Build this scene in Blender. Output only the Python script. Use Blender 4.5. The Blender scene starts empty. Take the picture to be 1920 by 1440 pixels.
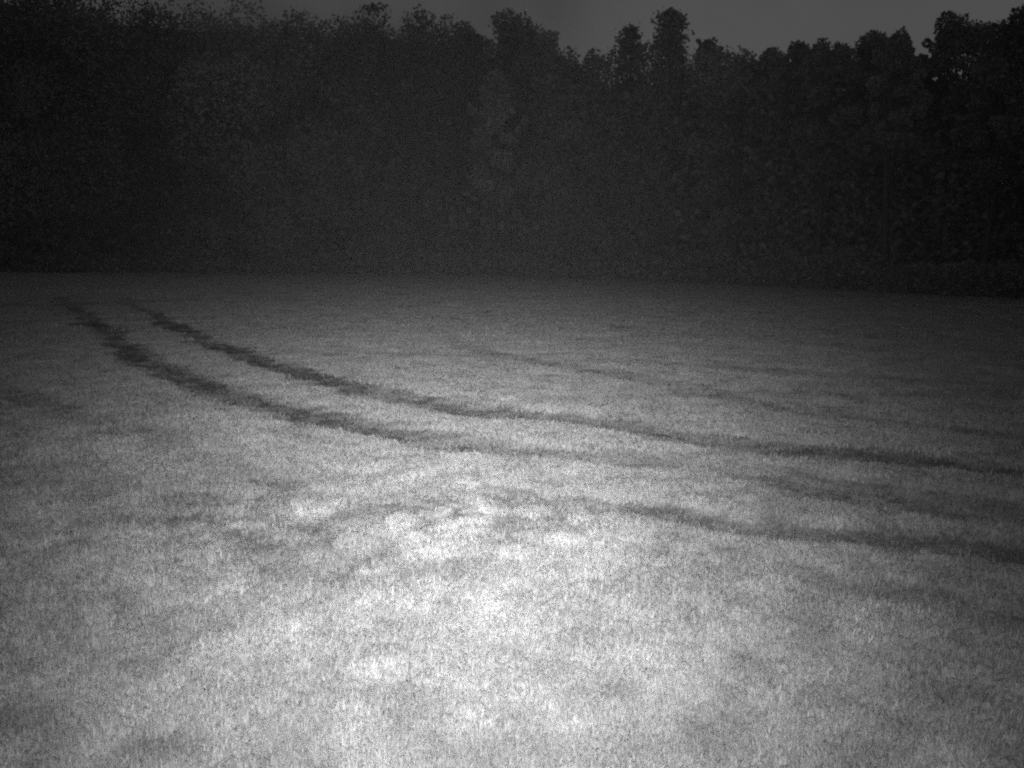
import bpy, math, random
import numpy as np
from mathutils import Vector, Matrix

# ------------------------------------------------------------------ camera
R = math.radians
CAM_H = 2.0                       # the game camera is strapped to a post about head height
HFOV = 55.0
PITCH = 7.45                      # looking slightly down
ROLL = 0.6
W, H = 1920.0, 1440.0             # photograph pixels used for measuring
FPX = (W / 2) / math.tan(R(HFOV / 2))
scene = bpy.context.scene
cam_data = bpy.data.cameras.new("camera")
cam_data.sensor_fit = 'HORIZONTAL'
cam_data.angle = R(HFOV)
cam_data.clip_start = 0.05
cam_data.clip_end = 4000
cam = bpy.data.objects.new("camera", cam_data)
scene.collection.objects.link(cam)
CAM_ROT = (Matrix.Rotation(R(90 - PITCH), 3, 'X') @ Matrix.Rotation(R(ROLL), 3, 'Z'))
cam.matrix_world = Matrix.Translation((0, 0, CAM_H)) @ CAM_ROT.to_4x4()
scene.camera = cam

# ------------------------------------------------------------------ sky (last twilight, seen in infrared: no colour)
world = bpy.data.worlds.new("World")
scene.world = world
world.use_nodes = True
wn = world.node_tree.nodes; wl = world.node_tree.links
wn.clear()
sky = wn.new("ShaderNodeTexSky")
sky.sky_type = 'NISHITA'
sky.sun_disc = False
sky.sun_elevation = R(1.2)
sky.sun_rotation = R(120)
sky.air_density = 1.6
sky.dust_density = 3.0
bw = wn.new("ShaderNodeRGBToBW")
bg = wn.new("ShaderNodeBackground")
bg.inputs["Strength"].default_value = SKY_STRENGTH = 0.12
wo = wn.new("ShaderNodeOutputWorld")
SKY_DIM_W = 56.1
tc = wn.new("ShaderNodeTexCoord")
cn = wn.new("ShaderNodeTexNoise"); cn.noise_dimensions = '4D'      # cloud noise added, seed picked so the sky dims to the left
cn.inputs["Scale"].default_value = 2.2; cn.inputs["Detail"].default_value = 4.0; cn.inputs["W"].default_value = SKY_DIM_W
wl.new(tc.outputs["Generated"], cn.inputs["Vector"])
cr = wn.new("ShaderNodeMapRange"); cr.inputs["From Min"].default_value = 0.36; cr.inputs["From Max"].default_value = 0.62
cr.inputs["To Min"].default_value = 0.42; cr.inputs["To Max"].default_value = 1.15
wl.new(cn.outputs["Fac"], cr.inputs["Value"])
cm = wn.new("ShaderNodeMath"); cm.operation = 'MULTIPLY'
wl.new(sky.outputs[0], bw.inputs[0]); wl.new(bw.outputs[0], cm.inputs[0]); wl.new(cr.outputs[0], cm.inputs[1])
wl.new(cm.outputs[0], bg.inputs["Color"]); wl.new(bg.outputs[0], wo.inputs["Surface"])

# ------------------------------------------------------------------ infrared flash of the game camera (LED array just below the lens)
FLASH_POWER = 25000.0
FLASH_AZ, FLASH_EL = -2.6, 2.6
SIG_H, SIG_V = 11.6, 14.0         # beam spread in degrees across and up/down
TAIL, TAIL_WIDE = 0.05, 1.9
axis = Vector((math.sin(R(FLASH_AZ)) * math.cos(R(FLASH_EL)), math.cos(R(FLASH_AZ)) * math.cos(R(FLASH_EL)), math.sin(R(FLASH_EL))))
ld = bpy.data.lights.new("infrared_flash", 'SPOT')
ld.energy = FLASH_POWER
ld.color = (1, 1, 1)
ld.spot_size = R(150)
ld.spot_blend = 0.4
ld.shadow_soft_size = 0.03
lo = bpy.data.objects.new("infrared_flash", ld)
lo.location = (0.0, 0.03, CAM_H - 0.09)
lo.rotation_euler = axis.to_track_quat('-Z', 'Y').to_euler()
scene.collection.objects.link(lo)
ld.use_nodes = True
ln = ld.node_tree.nodes; ll = ld.node_tree.links
ln.clear()
def mnode(nodes, links, op, a, b=None):
    n = nodes.new("ShaderNodeMath"); n.operation = op
    for i, v in enumerate((a, b)):
        if v is None: continue
        if isinstance(v, (int, float)): n.inputs[i].default_value = v
        else: links.new(v, n.inputs[i])
    return n.outputs[0]
geo = ln.new("ShaderNodeNewGeometry")
b_right = axis.cross(Vector((0, 0, 1))).normalized(); b_up = b_right.cross(axis).normalized()
def off_axis(v, sig):
    d = ln.new("ShaderNodeVectorMath"); d.operation = 'DOT_PRODUCT'
    ll.new(geo.outputs["Normal"], d.inputs[0]); d.inputs[1].default_value = v
    q = mnode(ln, ll, 'DIVIDE', mnode(ln, ll, 'ARCSINE', d.outputs["Value"]), R(sig))
    return mnode(ln, ll, 'MULTIPLY', q, q)
a2 = mnode(ln, ll, 'ADD', off_axis(b_right, SIG_H), off_axis(b_up, SIG_V))
def gauss(k): return mnode(ln, ll, 'EXPONENT', mnode(ln, ll, 'MULTIPLY', a2, -0.5 / k ** 2))
beam = mnode(ln, ll, 'ADD', mnode(ln, ll, 'MULTIPLY', gauss(1.0), 1 - TAIL), mnode(ln, ll, 'MULTIPLY', gauss(TAIL_WIDE), TAIL))
em = ln.new("ShaderNodeEmission"); em.inputs["Color"].default_value = (1, 1, 1, 1)
ll.new(beam, em.inputs["Strength"])
lout = ln.new("ShaderNodeOutputLight")
ll.new(em.outputs[0], lout.inputs[0])

# ------------------------------------------------------------------ exposure and render
vs = scene.view_settings
vs.view_transform = 'Standard'; vs.look = 'None'; vs.exposure = 0.0; vs.gamma = 1.0
scene.cycles.use_denoising = False
scene.cycles.use_adaptive_sampling = True
scene.cycles.adaptive_threshold = 0.11
scene.cycles.adaptive_min_samples = 16
scene.cycles.max_bounces = 4
scene.cycles.sample_clamp_direct = 2.5
scene.cycles.sample_clamp_indirect = 1.0
scene.cycles.filter_width = 2.3

# ------------------------------------------------------------------ helpers
rng = np.random.default_rng(7)
random.seed(7)

def hash2(ix, iy, seed):
    h = (ix.astype(np.int64) * 374761393 + iy.astype(np.int64) * 668265263 + seed * 144665) & 0xFFFFFFFF
    h = ((h ^ (h >> 13)) * 1274126177) & 0xFFFFFFFF
    return ((h ^ (h >> 16)) & 0xFFFF) / 65535.0

def vnoise(x, y, seed=0):
    x = np.asarray(x, float); y = np.asarray(y, float)
    ix = np.floor(x).astype(np.int64); iy = np.floor(y).astype(np.int64)
    fx = x - ix; fy = y - iy
    fx = fx * fx * (3 - 2 * fx); fy = fy * fy * (3 - 2 * fy)
    a = hash2(ix, iy, seed); b = hash2(ix + 1, iy, seed); c = hash2(ix, iy + 1, seed); d = hash2(ix + 1, iy + 1, seed)
    return (a * (1 - fx) + b * fx) * (1 - fy) + (c * (1 - fx) + d * fx) * fy

def fbm(x, y, seed=0, oct=4):
    s = 0.0; amp = 0.5; t = 0.0
    for o in range(oct):
        s = s + amp * vnoise(x * 2 ** o + 17.3 * o, y * 2 ** o - 9.1 * o, seed + o); t += amp; amp *= 0.5
    return s / t

def ray(px, py):
    d = CAM_ROT @ Vector(((px - W / 2) / FPX, -(py - H / 2) / FPX, -1.0))
    return d
def ground_at(px, py):
    """pixel -> point on the level field"""
    d = ray(px, py); t = -CAM_H / d.z
    return (d.x * t, d.y * t)
def at_dist(px, py, dist):
    """pixel -> point at a known distance along +Y (size checks of the trees)"""
    d = ray(px, py); t = dist / d.y
    return Vector((d.x * t, dist, CAM_H + d.z * t))

def mesh_from(name, V, F, attrs=None):
    me = bpy.data.meshes.new(name)
    V = np.asarray(V, np.float32); F = np.asarray(F, np.int32)
    n = F.shape[1]
    me.vertices.add(len(V)); me.vertices.foreach_set("co", V.ravel())
    me.loops.add(F.size); me.loops.foreach_set("vertex_index", F.ravel())
    me.polygons.add(len(F)); me.polygons.foreach_set("loop_start", np.arange(0, F.size, n, dtype=np.int32))
    me.polygons.foreach_set("loop_total", np.full(len(F), n, np.int32))
    for k, v in (attrs or {}).items():
        a = me.attributes.new(k, 'FLOAT', 'POINT'); a.data.foreach_set("value", np.asarray(v, np.float32))
    me.update(calc_edges=True)
    return me

def link(name, me, mat=None, parent=None, **props):
    o = bpy.data.objects.new(name, me)
    if mat is not None: me.materials.append(mat)
    scene.collection.objects.link(o)
    if parent is not None: o.parent = parent
    for k, v in props.items(): o[k] = v
    return o

# ------------------------------------------------------------------ materials (all grey: the picture is an infrared one)
def new_mat(name):
    m = bpy.data.materials.new(name); m.use_nodes = True
    nt = m.node_tree; nt.nodes.clear()
    out = nt.nodes.new("ShaderNodeOutputMaterial")
    p = nt.nodes.new("ShaderNodeBsdfPrincipled")
    nt.links.new(p.outputs[0], out.inputs["Surface"])
    p.inputs["Specular IOR Level"].default_value = 0.15
    p.inputs["Roughness"].default_value = 0.75
    return m, nt.nodes, nt.links, p, out

def grey_ramp(n, l, fac, lo, hi, p0=0.0, p1=1.0):
    r = n.new("ShaderNodeMapRange")
    l.new(fac, r.inputs["Value"])
    r.inputs["From Min"].default_value = p0; r.inputs["From Max"].default_value = p1
    r.inputs["To Min"].default_value = lo; r.inputs["To Max"].default_value = hi
    return r.outputs["Result"]

def mat_ground():
    m, n, l, p, out = new_mat("stubble_ground")
    at = n.new("ShaderNodeAttribute"); at.attribute_name = "tone"
    g = n.new("ShaderNodeNewGeometry")
    n1 = n.new("ShaderNodeTexNoise"); n1.inputs["Scale"].default_value = 9.0; n1.inputs["Detail"].default_value = 6
    n2 = n.new("ShaderNodeTexNoise"); n2.inputs["Scale"].default_value = 60.0; n2.inputs["Detail"].default_value = 4
    l.new(g.outputs["Position"], n1.inputs["Vector"]); l.new(g.outputs["Position"], n2.inputs["Vector"])
    v1 = grey_ramp(n, l, n1.outputs["Fac"], 0.75, 1.2, 0.3, 0.7)
    v2 = grey_ramp(n, l, n2.outputs["Fac"], 0.7, 1.25, 0.3, 0.7)
    c = mnode(n, l, 'MULTIPLY', mnode(n, l, 'MULTIPLY', v1, v2), at.outputs["Fac"])
    c = mnode(n, l, 'MULTIPLY', c, 0.45)
    l.new(c, p.inputs["Base Color"])
    b = n.new("ShaderNodeBump"); b.inputs["Strength"].default_value = 0.6; b.inputs["Distance"].default_value = 0.03
    l.new(n2.outputs["Fac"], b.inputs["Height"]); l.new(b.outputs[0], p.inputs["Normal"])
    p.inputs["Roughness"].default_value = 0.95
    return m

def mat_grass(name, gain):
    m, n, l, p, out = new_mat(name)
    at = n.new("ShaderNodeAttribute"); at.attribute_name = "tone"; at.attribute_type = 'INSTANCER'
    bl = n.new("ShaderNodeAttribute"); bl.attribute_name = "blade"
    oi = n.new("ShaderNodeObjectInfo")
    v1 = grey_ramp(n, l, oi.outputs["Random"], 0.85, 1.12)
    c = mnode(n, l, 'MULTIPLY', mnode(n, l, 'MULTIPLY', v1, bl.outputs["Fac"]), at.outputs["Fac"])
    c = mnode(n, l, 'MINIMUM', mnode(n, l, 'MULTIPLY', c, gain), 0.75)
    l.new(c, p.inputs["Base Color"])
    p.inputs["Roughness"].default_value = 0.7
    tr = n.new("ShaderNodeBsdfTranslucent"); l.new(c, tr.inputs["Color"])
    mx = n.new("ShaderNodeMixShader"); mx.inputs[0].default_value = 0.55
    l.new(p.outputs[0], mx.inputs[1]); l.new(tr.outputs[0], mx.inputs[2]); l.new(mx.outputs[0], out.inputs["Surface"])
    return m

def mat_leaf(name, lo, hi):
    m, n, l, p, out = new_mat(name)
    bl = n.new("ShaderNodeAttribute"); bl.attribute_name = "leaf"
    v = grey_ramp(n, l, bl.outputs["Fac"], lo, hi)
    l.new(v, p.inputs["Base Color"])
    tr = n.new("ShaderNodeBsdfTranslucent"); l.new(v, tr.inputs["Color"])
    mx = n.new("ShaderNodeMixShader"); mx.inputs[0].default_value = 0.25
    l.new(p.outputs[0], mx.inputs[1]); l.new(tr.outputs[0], mx.inputs[2]); l.new(mx.outputs[0], out.inputs["Surface"])
    return m

def mat_bark():
    m, n, l, p, out = new_mat("bark")
    g = n.new("ShaderNodeTexCoord")
    w = n.new("ShaderNodeTexNoise"); w.inputs["Scale"].default_value = 6.0; w.inputs["Detail"].default_value = 6
    mp = n.new("ShaderNodeMapping"); mp.inputs["Scale"].default_value = (3, 3, 0.5)
    l.new(g.outputs["Object"], mp.inputs["Vector"]); l.new(mp.outputs[0], w.inputs["Vector"])
    l.new(grey_ramp(n, l, w.outputs["Fac"], 0.05, 0.16, 0.3, 0.7), p.inputs["Base Color"])
    b = n.new("ShaderNodeBump"); b.inputs["Distance"].default_value = 0.05
    l.new(w.outputs["Fac"], b.inputs["Height"]); l.new(b.outputs[0], p.inputs["Normal"])
    return m

GROUND = mat_ground()
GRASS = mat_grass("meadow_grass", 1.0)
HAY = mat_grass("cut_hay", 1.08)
LEAF = mat_leaf("broad_leaves", 0.12, 0.34)
NEEDLE = mat_leaf("needles", 0.14, 0.28)
BARK = mat_bark()

# ------------------------------------------------------------------ wheel tracks: centre lines measured on the photograph, laid on the level ground
TRACKS = [  # ((pixel x, pixel y, how worn), ...), half width m
    ([(112, 556, .4), (140, 576, .7), (182, 610, .85), (250, 668, .9), (330, 703, .92), (430, 742, .92), (520, 766, .9), (640, 788, .88), (760, 815, .85), (840, 826, .78),
      (960, 842, .62), (1100, 853, .52), (1250, 868, .46), (1400, 884, .44), (1500, 903, .55), (1700, 938, .52), (1960, 975, .45)], 0.36),
    ([(215, 560, .4), (270, 582, .7), (320, 608, .85), (400, 645, .9), (480, 678, .92), (570, 704, .9), (660, 729, .86), (750, 748, .82), (850, 768, .8), (950, 777, .78), (1050, 786, .8),
      (1140, 795, .78), (1230, 808, .66), (1330, 824, .62), (1450, 838, .74), (1550, 848, .8), (1700, 862, .74), (1960, 892, .6)], 0.36),
    ([(830, 632, .35), (890, 656, .5), (960, 672, .45), (1060, 689, .5), (1160, 706, .4), (1280, 728, .4), (1400, 753, .5), (1520, 775, .52), (1700, 800, .4), (1960, 822, .35)], 0.32),
    ([(430, 662, .15), (560, 664, .3), (740, 664, .42), (860, 668, .36), (1000, 672, .3), (1200, 684, .26), (1400, 694, .26), (1700, 712, .24), (1960, 725, .2)], 0.36),
    ([(1000, 745, .1), (1130, 748, .25), (1260, 745, .28), (1400, 738, .25), (1600, 742, .3), (1960, 748, .25)], 0.26),
    ([(860, 925, .15), (980, 935, .3), (1080, 946, .4), (1190, 955, .72), (1250, 964, .8), (1310, 973, .8), (1380, 986, .72), (1470, 1000, .62), (1600, 1006, .7), (1740, 1018, .76), (1960, 1045, .7)], 0.22),
    ([(-60, 715, .4), (20, 738, .42), (75, 760, .42), (150, 785, .3), (230, 803, .28), (330, 832, .34), (450, 876, .34), (540, 905, .3), (640, 946, .1)], 0.28),
    ([(-60, 885, .3), (60, 898, .32), (200, 918, .36), (330, 946, .36), (400, 985, .34), (520, 1030, .28), (640, 1070, .3), (780, 1076, .1)], 0.42),
    ([(1340, 1040, .1), (1480, 1072, .3), (1640, 1110, .34), (1780, 1140, .32), (1960, 1165, .3)], 0.20),
    ([(-60, 572, .4), (100, 572, .45), (260, 566, .4), (420, 560, .1)], 0.7),
]
SEG = []
for pts, hw in TRACKS:
    SEG.append((np.array([ground_at(p[0], p[1]) for p in pts]), hw, [p[2] for p in pts]))

def track_mask(x, y):
    """0 = untouched meadow, 1 = middle of a deep wheel track"""
    x = np.asarray(x, float); y = np.asarray(y, float)
    wob = (fbm(x * 2.2, y * 2.2, 40, 4) - 0.5) * 0.42
    brk = np.clip((fbm(x * 0.8, y * 0.8, 58, 3) - 0.20) / 0.25, 0.88, 1.05)
    m = np.zeros_like(x)
    for P, hw, st in SEG:
        best = np.full_like(x, 1e9); w = np.zeros_like(x)
        for i in range(len(P) - 1):
            a, b = P[i], P[i + 1]
            d = b - a; L2 = max(d @ d, 1e-9)
            t = np.clip(((x - a[0]) * d[0] + (y - a[1]) * d[1]) / L2, 0, 1)
            dd = np.hypot(x - a[0] - t * d[0], y - a[1] - t * d[1])
            near = dd < best
            w = np.where(near, st[i] + (st[i + 1] - st[i]) * t, w)
            best = np.where(near, dd, best)
        s = np.clip(1.35 - (best + wob * min(1, hw * 3)) / hw * 0.75, 0, 1)
        s = s * s * (3 - 2 * s)
        m = np.maximum(m, s * w * brk)
    return m

RC = np.array(ground_at(900, 985)); RC2 = np.array(ground_at(420, 985))
def rough(x, y):
    """trampled, clumpy ground in front of the camera"""
    x = np.asarray(x, float); y = np.asarray(y, float)
    a = np.exp(-(((x - RC[0]) / 1.5) ** 2 + ((y - RC[1]) / 1.0) ** 2))
    b = np.exp(-(((x - RC2[0]) / 1.1) ** 2 + ((y - RC2[1]) / 0.9) ** 2))
    return np.clip(0.16 + a + 0.6 * b, 0, 1)

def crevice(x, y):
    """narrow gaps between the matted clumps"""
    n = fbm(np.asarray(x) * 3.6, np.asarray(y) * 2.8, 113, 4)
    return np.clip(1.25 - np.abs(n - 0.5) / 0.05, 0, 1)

def height(x, y, tm=None):
    if tm is None: tm = track_mask(x, y)
    dist = np.hypot(x, y)
    amp = np.clip((dist - 2) / 10, 0.15, 1)
    h = (fbm(np.asarray(x) * 0.12, np.asarray(y) * 0.12, 3, 3) - 0.5) * 0.07 * amp
    h = h + (fbm(np.asarray(x) * 1.1, np.asarray(y) * 1.1, 9, 3) - 0.5) * 0.014
    h = h + (fbm(np.asarray(x) * 3.1, np.asarray(y) * 3.1, 13, 2) - 0.5) * (0.008 + 0.085 * rough(x, y)) - 0.035 * rough(x, y) * crevice(x, y)
    return h - 0.045 * tm

def tone(x, y, tm=None):
    """tone of the sward: dry and fresh patches, earth in wheel tracks, painted crevice shade"""
    if tm is None: tm = track_mask(x, y)
    a = fbm(np.asarray(x) * 0.5, np.asarray(y) * 0.5, 21, 4)
    b = fbm(np.asarray(x) * 2.6, np.asarray(y) * 2.0, 27, 4)
    c = fbm(np.asarray(x) * 6.0, np.asarray(y) * 4.0, 33, 3)
    t = 0.45 + (a - 0.5) * 0.08 + (b - 0.5) * 0.15 + (c - 0.5) * 0.38 * (0.7 + rough(x, y))
    t = np.clip(t, 0.16, 0.62)
    return t * (1 - 0.6 * rough(x, y) * crevice(x, y)) * (1 - 0.54 * tm)  # shade between the clumps is painted in; the tracks have their own darker tone

# ------------------------------------------------------------------ the field: one sheet out past the wood
def axis_samples(c, lo, hi, d0, grow):
    out = [c]; p = c; d = d0
    while p < hi: d *= grow; p += d; out.append(p)
    p = c; d = d0; left = []
    while p > lo: d *= grow; p -= d; left.append(p)
    return np.array(left[::-1] + out)
gx = axis_samples(0.0, -900, 900, 0.06, 1.022)
gy = axis_samples(6.0, -400, 1500, 0.06, 1.02)
X, Y = np.meshgrid(gx, gy)
tmg = track_mask(X.ravel(), Y.ravel())
Z = height(X.ravel(), Y.ravel(), tmg)
nx, ny = len(gx), len(gy)
idx = np.arange(nx * ny).reshape(ny, nx)
F = np.stack([idx[:-1, :-1].ravel(), idx[:-1, 1:].ravel(), idx[1:, 1:].ravel(), idx[1:, :-1].ravel()], 1)
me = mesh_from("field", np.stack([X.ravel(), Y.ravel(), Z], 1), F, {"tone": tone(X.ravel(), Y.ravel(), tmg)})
me.polygons.foreach_set("use_smooth", np.ones(len(F), bool))
link("field", me, GROUND, kind="structure", label="mown meadow field with wheel tracks running to the wood")

# ------------------------------------------------------------------ grass
def tuft_mesh(name, nblades, rad, hmin, hmax, wid, lean, seed, lying=0.0):
    r = np.random.default_rng(seed)
    V = []; Fa = []; at = []
    for k in range(nblades):
        a = r.uniform(0, 2 * math.pi); q = rad * math.sqrt(r.uniform())
        x0, y0 = q * math.cos(a), q * math.sin(a)
        h = r.uniform(hmin, hmax) * (r.uniform(1.3, 2.0) if r.uniform() < 0.03 else 1.0)
        th = r.uniform(0, 2 * math.pi); le = abs(r.normal(0, lean))
        flat = r.uniform() < lying
        w = wid * r.uniform(0.6, 1.3)
        ww = r.uniform(0, 2 * math.pi)
        dx, dy = math.cos(th), math.sin(th)
        sx, sy = math.cos(ww) * w / 2, math.sin(ww) * w / 2
        if flat:
            L = h * 1.8
            z_ = r.uniform(0, 0.03)
            pts = [(0, 0.004 + z_ * .6), (0.45 * L, 0.010 + z_ + r.uniform(0, .012)), (L, 0.003 + z_ * .5)]
        else:
            pts = [(0, -0.01), (le * h * 0.35, h * 0.55), (le * h, h * (1 - 0.35 * min(le, 1.2)))]
        tn = r.uniform(0.82, 1.12)
        b = len(V)
        for j, (o, z) in enumerate(pts[:2]):
            s = 1.0 if j == 0 else 0.85
            V.append((x0 + dx * o - sx * s, y0 + dy * o - sy * s, z)); V.append((x0 + dx * o + sx * s, y0 + dy * o + sy * s, z))
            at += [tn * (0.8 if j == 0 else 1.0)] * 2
        o, z = pts[2]
        V.append((x0 + dx * o, y0 + dy * o, z)); at.append(tn)
        Fa += [(b, b + 1, b + 3), (b, b + 3, b + 2), (b + 2, b + 3, b + 4)]
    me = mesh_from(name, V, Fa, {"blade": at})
    return me

def tuft_collection(name, specs, mat):
    col = bpy.data.collections.new(name)
    for i, s in enumerate(specs):
        me = tuft_mesh("grass_tuft", *s)
        me.materials.append(mat)
        col.objects.link(bpy.data.objects.new("%s_%02d" % (name, i), me))
    return col

def scatter(name, col, P, yaw, sc, tn, nvar, **props):
    me = bpy.data.meshes.new(name)
    me.vertices.add(len(P)); me.vertices.foreach_set("co", np.asarray(P, np.float32).ravel())
    for k, v in (("tone", tn), ("yaw", yaw), ("size", sc)):
        a = me.attributes.new(k, 'FLOAT', 'POINT'); a.data.foreach_set("value", np.asarray(v, np.float32))
    a = me.attributes.new("variant", 'INT', 'POINT'); a.data.foreach_set("value", rng.integers(0, nvar, len(P)).astype(np.int32))
    o = link(name, me, None, **props)
    ng = bpy.data.node_groups.new(name, 'GeometryNodeTree')
    ng.interface.new_socket("Geometry", in_out='INPUT', socket_type='NodeSocketGeometry')
    ng.interface.new_socket("Geometry", in_out='OUTPUT', socket_type='NodeSocketGeometry')
    n = ng.nodes; l = ng.links
    gi = n.new("NodeGroupInput"); go = n.new("NodeGroupOutput")
    ci = n.new("GeometryNodeCollectionInfo"); ci.inputs["Collection"].default_value = col
    ci.inputs["Separate Children"].default_value = True; ci.inputs["Reset Children"].default_value = True
    ip = n.new("GeometryNodeInstanceOnPoints"); ip.inputs["Pick Instance"].default_value = True
    def attr(nm, t):
        q = n.new("GeometryNodeInputNamedAttribute"); q.data_type = t; q.inputs["Name"].default_value = nm
        return q.outputs["Attribute"]
    cx = n.new("ShaderNodeCombineXYZ"); l.new(attr("yaw", 'FLOAT'), cx.inputs["Z"])
    l.new(gi.outputs[0], ip.inputs["Points"]); l.new(ci.outputs[0], ip.inputs["Instance"])
    l.new(attr("variant", 'INT'), ip.inputs["Instance Index"])
    l.new(cx.outputs[0], ip.inputs["Rotation"])
    l.new(attr("size", 'FLOAT'), ip.inputs["Scale"])
    l.new(ip.outputs[0], go.inputs[0])
    md = o.modifiers.new("scatter", 'NODES'); md.node_group = ng
    return o

def sow(n, d0, d1, power):
    """random points on the field in a fan that is wider than the view"""
    u = rng.uniform(0, 1, n)
    e = 2 - power
    d = (d0 ** e + u * (d1 ** e - d0 ** e)) ** (1 / e)
    az = rng.uniform(R(-40), R(40), n)
    return d * np.sin(az), d * np.cos(az)

NEAR = tuft_collection("near_tufts", [(30, 0.07, 0.016, 0.050, 0.0040, 0.50, 100 + i, 0.18) for i in range(8)], GRASS)
MID = tuft_collection("middle_tufts", [(46, 0.17, 0.016, 0.050, 0.0080, 0.5, 200 + i, 0.15) for i in range(8)], GRASS)
FAR = tuft_collection("distant_tufts", [(60, 0.32, 0.02, 0.055, 0.020, 0.6, 300 + i, 0.15) for i in range(6)], GRASS)
def sow_layer(name, col, n, d0, d1, power, smin, smax, nvar, label, cat="grass"):
    x, y = sow(n, d0, d1, power)
    tm = track_mask(x, y)
    dens = np.clip((fbm(x * 4.5, y * 3.2, 71, 4) - 0.22 - 0.08 * rough(x, y)) / 0.22, 0.45, 1.0) * (1 - 0.8 * rough(x, y) * crevice(x, y))
    keep = rng.uniform(0, 1, n) < dens * (1 - 0.72 * np.clip(tm, 0, 1))
    x, y, tm = x[keep], y[keep], tm[keep]
    hs = rng.uniform(smin, smax, len(x)) * (0.5 + 0.95 * fbm(x * 1.9, y * 1.9, 81, 3)) * (1 - 0.45 * tm)
    P = np.stack([x, y, height(x, y, tm)], 1)
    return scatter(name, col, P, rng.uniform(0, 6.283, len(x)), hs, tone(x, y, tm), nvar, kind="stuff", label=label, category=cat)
sow_layer("meadow_grass", NEAR, 60000, 2.2, 10.0, 1.0, 0.8, 1.35, 8, "short mown grass close to the camera")
sow_layer("meadow_grass", MID, 52000, 9.0, 26.0, 1.0, 0.8, 1.3, 8, "short mown grass in the middle of the field")
sow_layer("meadow_grass", FAR, 52000, 23.0, 100.0, 1.0, 0.8, 1.3, 6, "short grass far out towards the wood")

# single tufts the mower left standing
TUS = tuft_collection("standing_tufts", [(16, 0.035, 0.035, 0.085, 0.0034, 0.38, 450 + i, 0.0) for i in range(8)], GRASS)
x, y = sow(9500, 2.4, 20.0, 1.0)
k = rng.uniform(0, 1, len(x)) < np.clip((fbm(x * 0.9, y * 0.9, 131, 3) - 0.38) / 0.2, 0.05, 0.9)
x, y = x[k], y[k]
tm = track_mask(x, y)
scatter("standing_grass", TUS, np.stack([x, y, height(x, y, tm)], 1), rng.uniform(0, 6.283, len(x)), rng.uniform(0.55, 1.25, len(x)) * (1 - 0.5 * tm),
        tone(x, y, tm) * 0.98, 8, kind="stuff", label="thin upright tufts left standing in the mown grass", category="grass")

# loose cut grass left lying in wisps
HAYC = tuft_collection("hay_wisps", [(60, 0.13, 0.02, 0.055, 0.0040, 1.0, 400 + i, 0.8) for i in range(6)], HAY)
x, y = sow(12000, 2.4, 26.0, 1.0)
k = rng.uniform(0, 1, len(x)) < (0.05 + 0.30 * rough(x, y)) * np.clip((26 - np.hypot(x, y)) / 14, 0, 1)
x, y = x[k], y[k]
tm = track_mask(x, y)
scatter("cut_hay", HAYC, np.stack([x, y, height(x, y, tm) + 0.015], 1), rng.uniform(0, 6.283, len(x)), rng.uniform(0.6, 1.3, len(x)),
        tone(x, y, tm) * rng.uniform(0.75, 1.25, len(x)), 6, kind="stuff", label="pale wisps of cut grass lying on the stubble", category="hay")

# ------------------------------------------------------------------ trees
def leaf_cards(C, size, seed, up=0.35):
    """folded leaf sprays: two triangles with a crease each"""
    r = np.random.default_rng(seed)
    n = len(C)
    nrm = r.normal(size=(n, 3)); nrm[:, 2] += up; nrm /= np.linalg.norm(nrm, axis=1)[:, None]
    t = np.cross(nrm, r.normal(size=(n, 3))); t /= np.linalg.norm(t, axis=1)[:, None]
    b = np.cross(nrm, t)
    s = (size * r.uniform(0.55, 1.35, n))[:, None]
    fold = nrm * s * r.uniform(-0.25, 0.25, (n, 1))
    V = np.empty((n, 4, 3))
    V[:, 0] = C - t * s * 0.6
    V[:, 1] = C + b * s * r.uniform(0.3, 0.55, (n, 1)) + fold
    V[:, 2] = C + t * s * 0.6
    V[:, 3] = C - b * s * r.uniform(0.3, 0.55, (n, 1)) + fold
    i = np.arange(n)[:, None] * 4
    F = np.concatenate([i + [0, 1, 2], i + [0, 2, 3]], 1).reshape(-1, 3)
    return V.reshape(-1, 3), F, np.repeat(r.uniform(0, 1, n), 4)

def tube(pts, radii, sides=7):
    V = []; F = []
    pts = [Vector(p) for p in pts]
    for i, p in enumerate(pts):
        d = (pts[min(i + 1, len(pts) - 1)] - pts[max(i - 1, 0)]).normalized()
        a = d.orthogonal().normalized(); b = d.cross(a)
        for k in range(sides):
            t = 2 * math.pi * k / sides
            V.append(p + (a * math.cos(t) + b * math.sin(t)) * radii[i])
    for i in range(len(pts) - 1):
        for k in range(sides):
            F.append((i * sides + k, i * sides + (k + 1) % sides, (i + 1) * sides + (k + 1) % sides, (i + 1) * sides + k))
    return V, F

def lobe_points(c, rad, n, r):
    d = r.normal(size=(n, 3)); d /= np.linalg.norm(d, axis=1)[:, None]
    q = r.uniform(0.3, 1.0, (n, 1)) ** 0.5 * (1 + r.normal(0, 0.05, (n, 1)))
    s = r.normal(size=(7, 3)); s /= np.linalg.norm(s, axis=1)[:, None]      # sprays that stand out of the lobe
    k = np.max(d @ s.T, axis=1, keepdims=True)
    q = q * (0.62 + 0.62 * np.clip(k - 0.45, 0, 1) / 0.55)
    return np.asarray(c) + d * q * np.asarray(rad)

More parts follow.
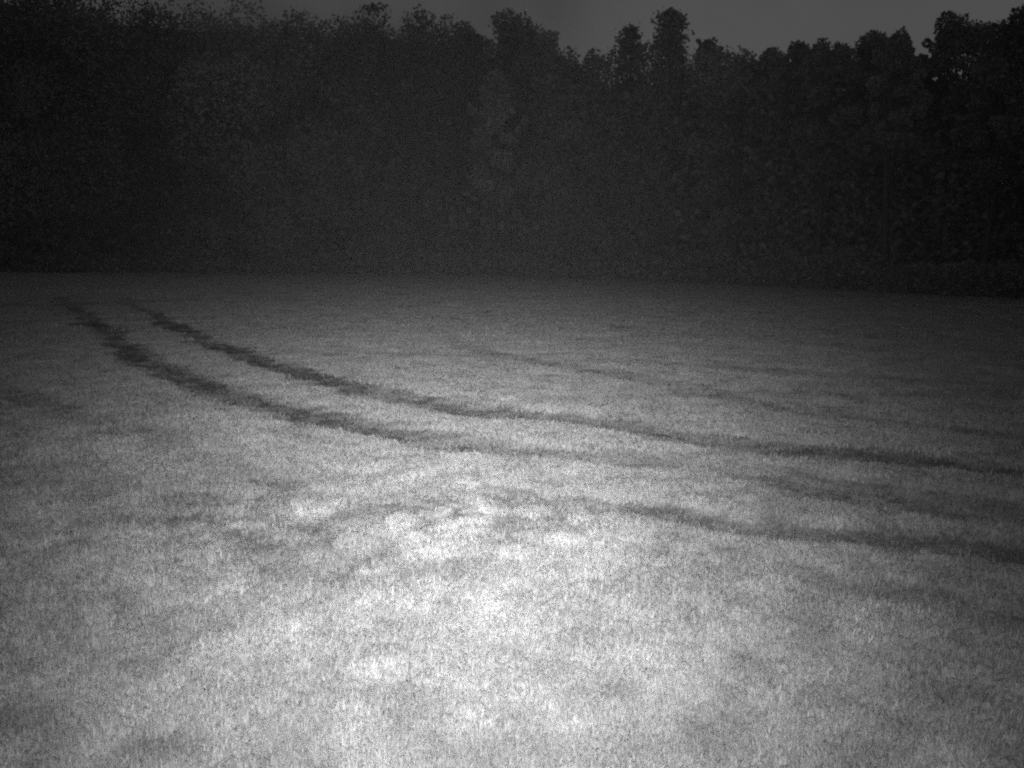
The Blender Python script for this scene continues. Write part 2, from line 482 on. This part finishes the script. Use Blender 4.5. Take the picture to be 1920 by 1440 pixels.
def make_tree(name, base, height_m, width_m, kind, label, seed, group=None, leaves=6000, size=0.34, low=0.12, tops=None, open_=0.0, pale=None, expo=0.6):
    """base on the ground; tops = list of (dx, dz) of crown heads as fractions of half width / height"""
    r = np.random.default_rng(seed)
    root = bpy.data.objects.new(name, None); scene.collection.objects.link(root)
    root.empty_display_size = 0.5
    root.location = base
    root["label"] = label; root["category"] = "tree"
    if group: root["group"] = group
    hw = width_m / 2
    TV, TF = [], []
    def add_tube(pts, rad, sides=7):
        v, f = tube(pts, rad, sides); o = len(TV); TV.extend(v); TF.extend([tuple(i + o for i in q) for q in f])
    pts_all = []; shade = []
    tree_tone = r.uniform(0.2, 0.85) if pale is None else pale
    size = 0.86 * size * min(1.0, max(0.62, base[1] / 92.0)); leaves = int(leaves * min(1.7, (92.0 / base[1]) ** 1.0)) if base[1] < 92 else leaves
    r0 = 0.011 * height_m + 0.06
    if kind == 'broad':
        bend = r.normal(0, 0.02, 2) * height_m
        trunk = [(0, 0, -0.3), (bend[0] * .3, bend[1] * .3, height_m * .25), (bend[0], bend[1], height_m * .55), (bend[0] * .8, bend[1] * .8, height_m * .88)]
        add_tube(trunk, [r0 * 1.25, r0 * .9, r0 * .55, 0.03])
        lobes = []
        heads = tops or [(0.0, 1.0)]
        cd = min((1 - low) * height_m, 1.9 * width_m)              # depth of the crown
        for hx, hz in heads:
            lr = hw * r.uniform(0.22, 0.36)
            zt = hz * height_m
            lobes.append(((hx * hw, r.normal(0, .15) * hw, zt - lr), (lr, lr, lr)))
            for q in range(3):
                l2 = lr * r.uniform(1.0, 1.4)
                lobes.append(((hx * hw + r.normal(0, .22) * hw, r.normal(0, .3) * hw, zt - lr * (1.6 + .7 * q)), (l2, l2, l2)))
        nl = 26
        for i in range(nl):
            f = (i + r.uniform(0, 1)) / nl                           # 0 foot of the crown, 1 its top
            env = math.sqrt(max(0.0, 1 - abs(2 * f - 0.8) ** 2.6 / (1.2 ** 2.6))) if f > .4 else 0.75 + .6 * f
            a = r.uniform(0, 2 * math.pi); lr = hw * r.uniform(0.24, 0.40)
            q = max(0.0, hw * env * r.uniform(0.55, 1.05) - lr * .7)
            cz = height_m - cd + f * cd * .96 - lr * (0.9 if f > .75 else .2)
            lobes.append(((q * math.cos(a), q * math.sin(a), cz), (lr, lr, lr * r.uniform(.7, 1.0))))
        for i in range(12):                                          # shoots that break the outline
            a = r.uniform(0, 2 * math.pi); f = r.uniform(0.45, 1.0); lr = hw * r.uniform(0.07, 0.15)
            q = hw * (0.95 * math.sqrt(max(0.02, 1 - ((f - .4) / .62) ** 2)))
            lobes.append(((q * math.cos(a), q * math.sin(a), height_m - cd + f * cd * 0.95), (lr, lr, lr * r.uniform(1.0, 1.9))))
        vol = np.array([np.prod(l[1]) ** (2 / 3) for l in lobes]); vol /= vol.sum()
        for (c, rd), v in zip(lobes, vol):
            pts_all.append(lobe_points(c, rd, max(40, int(1.8 * leaves * v * (1 - open_))), r))
            shade.append(np.full(len(pts_all[-1]), tree_tone + r.normal(0, .17)))
            zt = max(height_m * .18, c[2] * r.uniform(.55, .8))
            f = zt / (height_m * .9)
            s = (bend[0] * f, bend[1] * f, zt)
            mid = ((s[0] + c[0]) / 2, (s[1] + c[1]) / 2, (s[2] + c[2]) / 2 + 0.1 * rd[0])
            add_tube([s, mid, c], [r0 * .38, r0 * .24, 0.02], 5)
        mat = LEAF
    else:
        add_tube([(0, 0, -0.3), (0, 0, height_m * .5), (0, 0, height_m * .99)], [r0 * 1.1, r0 * .6, 0.02])
        z = low * height_m
        while z < height_m * 0.985:
            f = (z / height_m - low) / (1 - low)
            R_ = hw * (1 - f) ** expo * (1 + 0.16 * math.sin(z * 2.1 + seed) + r.uniform(-.18, .18)) + 0.12
            nb = 5 + int(3 * (1 - f))
            a0 = r.uniform(0, 6.28)
            for k in range(nb):
                a = a0 + 2 * math.pi * k / nb + r.normal(0, .2)
                L = R_ * r.uniform(0.6, 1.12)
                ex, ey = math.cos(a) * L, math.sin(a) * L
                dz = -L * r.uniform(0.05, 0.28) + (0.2 * L if f > .8 else 0)
                add_tube([(0, 0, z), (ex * .5, ey * .5, z + dz * .35), (ex, ey, z + dz)], [r0 * .22 * (1 - f) + .015, .02, .01], 4)
                n = max(10, int(leaves / 130 * (L / hw + .25)))
                t = r.uniform(0.15, 1.05, n) ** 0.8
                spread = (0.12 + 0.17 * L * (1 - np.abs(t - .6)))[:, None]
                P = np.stack([ex * t, ey * t, z + dz * t * t], 1) + r.normal(size=(n, 3)) * spread * np.array([1, 1, 0.95])
                pts_all.append(P); shade.append(np.full(n, tree_tone * .8 + r.normal(0, .15)))
            z += height_m * r.uniform(0.017, 0.034)
        mat = NEEDLE
    V, F, at = leaf_cards(np.concatenate(pts_all), size, seed + 5)
    at = np.clip(np.repeat(np.concatenate(shade), 4) * 0.75 + at * 0.3, 0, 1)
    crown = link("crown", mesh_from("crown", V, F, {"leaf": at}), mat, root)
    tk = link("trunk", mesh_from("trunk", [tuple(v) for v in TV], TF), BARK, root)
    return root

def base_line(px):
    """distance of the wood edge, from the field's far edge in the photograph"""
    py = np.interp(px, [-300, 0, 900, 1300, 1600, 1900, 2200], [507, 509, 516, 530, 546, 560, 572])
    return ground_at(px, py)

def tree_px(px, top, wpx, behind, kind, label, seed, name=None, **kw):
    bx, by = base_line(px)
    k = (by + behind) / by
    bx, by = bx * k, by * k
    topz = at_dist(px, top, by).z
    bz = float(height(np.array([bx]), np.array([by]))[0])
    wm = wpx * (1.35 if px < 1500 else 1.12) / FPX * by
    return make_tree(name or ("broadleaf_tree" if kind == 'broad' else "conifer_tree"), (bx, by, bz), topz - bz, wm, kind, label, seed, **kw)

OFF = "tall dark broadleaf tree at the left frame, its top cut off by the picture"
for i, (px, top, w, bh) in enumerate([(-230, -150, 330, 2), (-40, -110, 330, 3), (140, -90, 320, 1)]):
    tree_px(px, top, w, bh, 'broad', OFF, 500 + i, group="trees running out of the top of the picture", leaves=15000, size=0.31)
tree_px(310, -14, 260, 4, 'broad', "dark broadleaf tree touching the upper frame under the darkest left sky", 504, tops=[(-.3, 1.0), (.4, .97)], leaves=13000, size=0.31)
tree_px(455, 6, 230, 2, 'broad', "wide dark broadleaf tree just below the upper frame, left of the skyline dip", 505, tops=[(-.4, .985), (.2, 1.0)], leaves=13000, size=0.31)
tree_px(580, 16, 180, 3, 'broad', "rounded dark broadleaf tree immediately left of the low tree in the skyline dip", 520, tops=[(-.2, 1.0), (.4, .97)], leaves=11000)
tree_px(665, 38, 150, 6, 'broad', "slightly lower broadleaf tree in the dip of the left skyline", 521, leaves=6500)
tree_px(765, 12, 190, 3, 'broad', "wide-topped broadleaf tree, tallest crown left of the round-headed one", 522, tops=[(-.4, 1.0), (.15, .985), (.6, .955)], leaves=11000)
tree_px(868, 36, 120, 5, 'broad', "broadleaf tree filling the skyline just left of the round-headed tree", 523, leaves=6000)
tree_px(952, 17, 130, 4, 'broad', "round-headed broadleaf tree where the left skyline starts to fall", 524, tops=[(-.15, 1.0), (.25, .985)], leaves=6500)
tree_px(1015, 56, 110, 6, 'broad', "broadleaf tree stepping down right of the round-headed tree", 525, leaves=5500)
tree_px(1075, 86, 130, 5, 'broad', "low broadleaf tree left of the two pointed trees", 526, tops=[(-.3, .99), (.3, 1.0)], leaves=5500)
tree_px(1172, 45, 250, 7, 'conifer', "broad pointed tree, left one of the two standing above the skyline", 527, leaves=18000, size=0.34, expo=0.8)
tree_px(1243, 17, 122, 7, 'conifer', "tallest narrow pointed tree standing free against the sky", 528, leaves=15000, size=0.34, expo=0.48)
tree_px(1312, 66, 75, 9, 'broad', "small thin-leaved tree just right of the tallest pointed tree", 529, leaves=3000, open_=0.35, low=0.3)
tree_px(1375, 86, 130, 4, 'broad', "low flat-topped broadleaf tree under the widest stretch of sky", 530, tops=[(-.5, .985), (.0, .99), (.5, 1.0)], leaves=6000)
tree_px(1430, 92, 110, 8, 'broad', "plain low broadleaf tree left of the small knobbed crown", 531, leaves=5500)
tree_px(1476, 78, 70, 5, 'broad', "narrow broadleaf tree with a small knobbed top", 532, leaves=4200)
tree_px(1530, 75, 110, 4, 'broad', "broadleaf tree with a shallow rounded top left of the twin heads", 533, tops=[(-.2, 1.0), (.4, .985)], leaves=5500)
tree_px(1608, 56, 110, 5, 'broad', "left one of the twin round-headed trees", 534, leaves=6000)
tree_px(1656, 59, 100, 3, 'broad', "right one of the twin round-headed trees, beside the notch of sky", 535, leaves=6000)
tree_px(1705, 100, 80, 7, 'broad', "low broadleaf tree at the notch of sky right of the twin heads", 536, leaves=4200)
tree_px(1757, 22, 125, 6, 'broad', "loose broadleaf tree with sky gaps, standing up right of the notch", 537, tops=[(-.2, 1.0), (.45, .96)], leaves=5200, open_=0.15, low=0.3)
tree_px(1838, 88, 110, 4, 'broad', "low broadleaf tree in the last dip before the right frame", 538, leaves=5500)
tree_px(1935, -70, 170, -6, 'broad', "nearer tree at the right frame, its boughs reaching into the sky", 539, leaves=6500, tops=[(-.2, 1.0), (-.75, .86)])
tree_px(2080, -40, 260, 0, 'broad', "broadleaf tree just outside the right frame", 540, leaves=6500)

tree_px(930, 128, 90, -1.5, 'broad', "smaller pale-leaved tree showing faintly in the dark wood below the round-headed tree", 541, leaves=5000, pale=0.7, low=0.25)

# undergrowth along the wood edge and the dark wood standing behind the first row
def wood_mass(name, n, f_dist, f_top, size, seed, label, mat):
    r = np.random.default_rng(seed)
    px = r.uniform(-350, 2270, n)
    tab = np.array([base_line(p) for p in np.arange(-350, 2280, 10)])
    bx, by = np.interp(px, np.arange(-350, 2280, 10), tab[:, 0]), np.interp(px, np.arange(-350, 2280, 10), tab[:, 1])
    dd = f_dist(r, n); k = (by + dd) / by
    x, y = bx * k, by * k
    top = f_top(r, px, x, y)
    z = height(x, y) + top * r.uniform(0, 1, n) ** 0.9
    V, F, at = leaf_cards(np.stack([x, y, z], 1), size * np.clip(y / 95.0, 0.55, 1.2), seed + 1)
    return link(name, mesh_from(name, V, F, {"leaf": at}), mat, kind="stuff", label=label)
def shrub_top(r, px, x, y):
    return 0.7 + 4.2 * np.clip(fbm(x * 0.22, y * 0.22, 61, 3) - 0.2, 0, 1)
wood_mass("undergrowth", 60000, lambda r, n: np.abs(r.normal(0, 2.2, n)) - 0.6, shrub_top, 0.30, 900, "dense undergrowth along the foot of the wood", LEAF)
def inner_top(r, px, x, y):
    py = np.interp(px, [-300, 400, 600, 800, 950, 1050, 1120, 1300, 1500, 1680, 1850, 2200], [-60, 40, 70, 60, 75, 108, 146, 150, 138, 152, 140, 80])
    tz = np.array([at_dist(a, b, c).z for a, b, c in zip(px, py, y)])
    return tz * (0.86 + 0.14 * fbm(x * 0.3, y * 0.3, 66, 2))
wood_mass("woodland", 240000, lambda r, n: r.uniform(4, 20, n), inner_top, 0.58, 910, "dark mass of the wood behind the first trees", LEAF)

# ------------------------------------------------------------------ thin haze volume added to lift the dark trees, lit by the flash and the last sky light
x0, x1, y0, y1, z0, z1 = -160.0, 160.0, -12.0, 170.0, -1.5, 42.0
V = [(x, y, z) for z in (z0, z1) for y in (y0, y1) for x in (x0, x1)]
F = [(0, 2, 3, 1), (4, 5, 7, 6), (0, 1, 5, 4), (2, 6, 7, 3), (0, 4, 6, 2), (1, 3, 7, 5)]
hm = bpy.data.materials.new("lift_haze"); hm.use_nodes = True
hn = hm.node_tree.nodes; hn.clear()
pv = hn.new("ShaderNodeVolumePrincipled"); ho = hn.new("ShaderNodeOutputMaterial")
pv.inputs["Color"].default_value = (0.95, 0.95, 0.95, 1)
pv.inputs["Density"].default_value = 0.000030
pv.inputs["Anisotropy"].default_value = 0.0
hm.node_tree.links.new(pv.outputs[0], ho.inputs["Volume"])
link("haze", mesh_from("haze", V, F), hm, kind="stuff", label="thin added haze that lifts the dark tones")
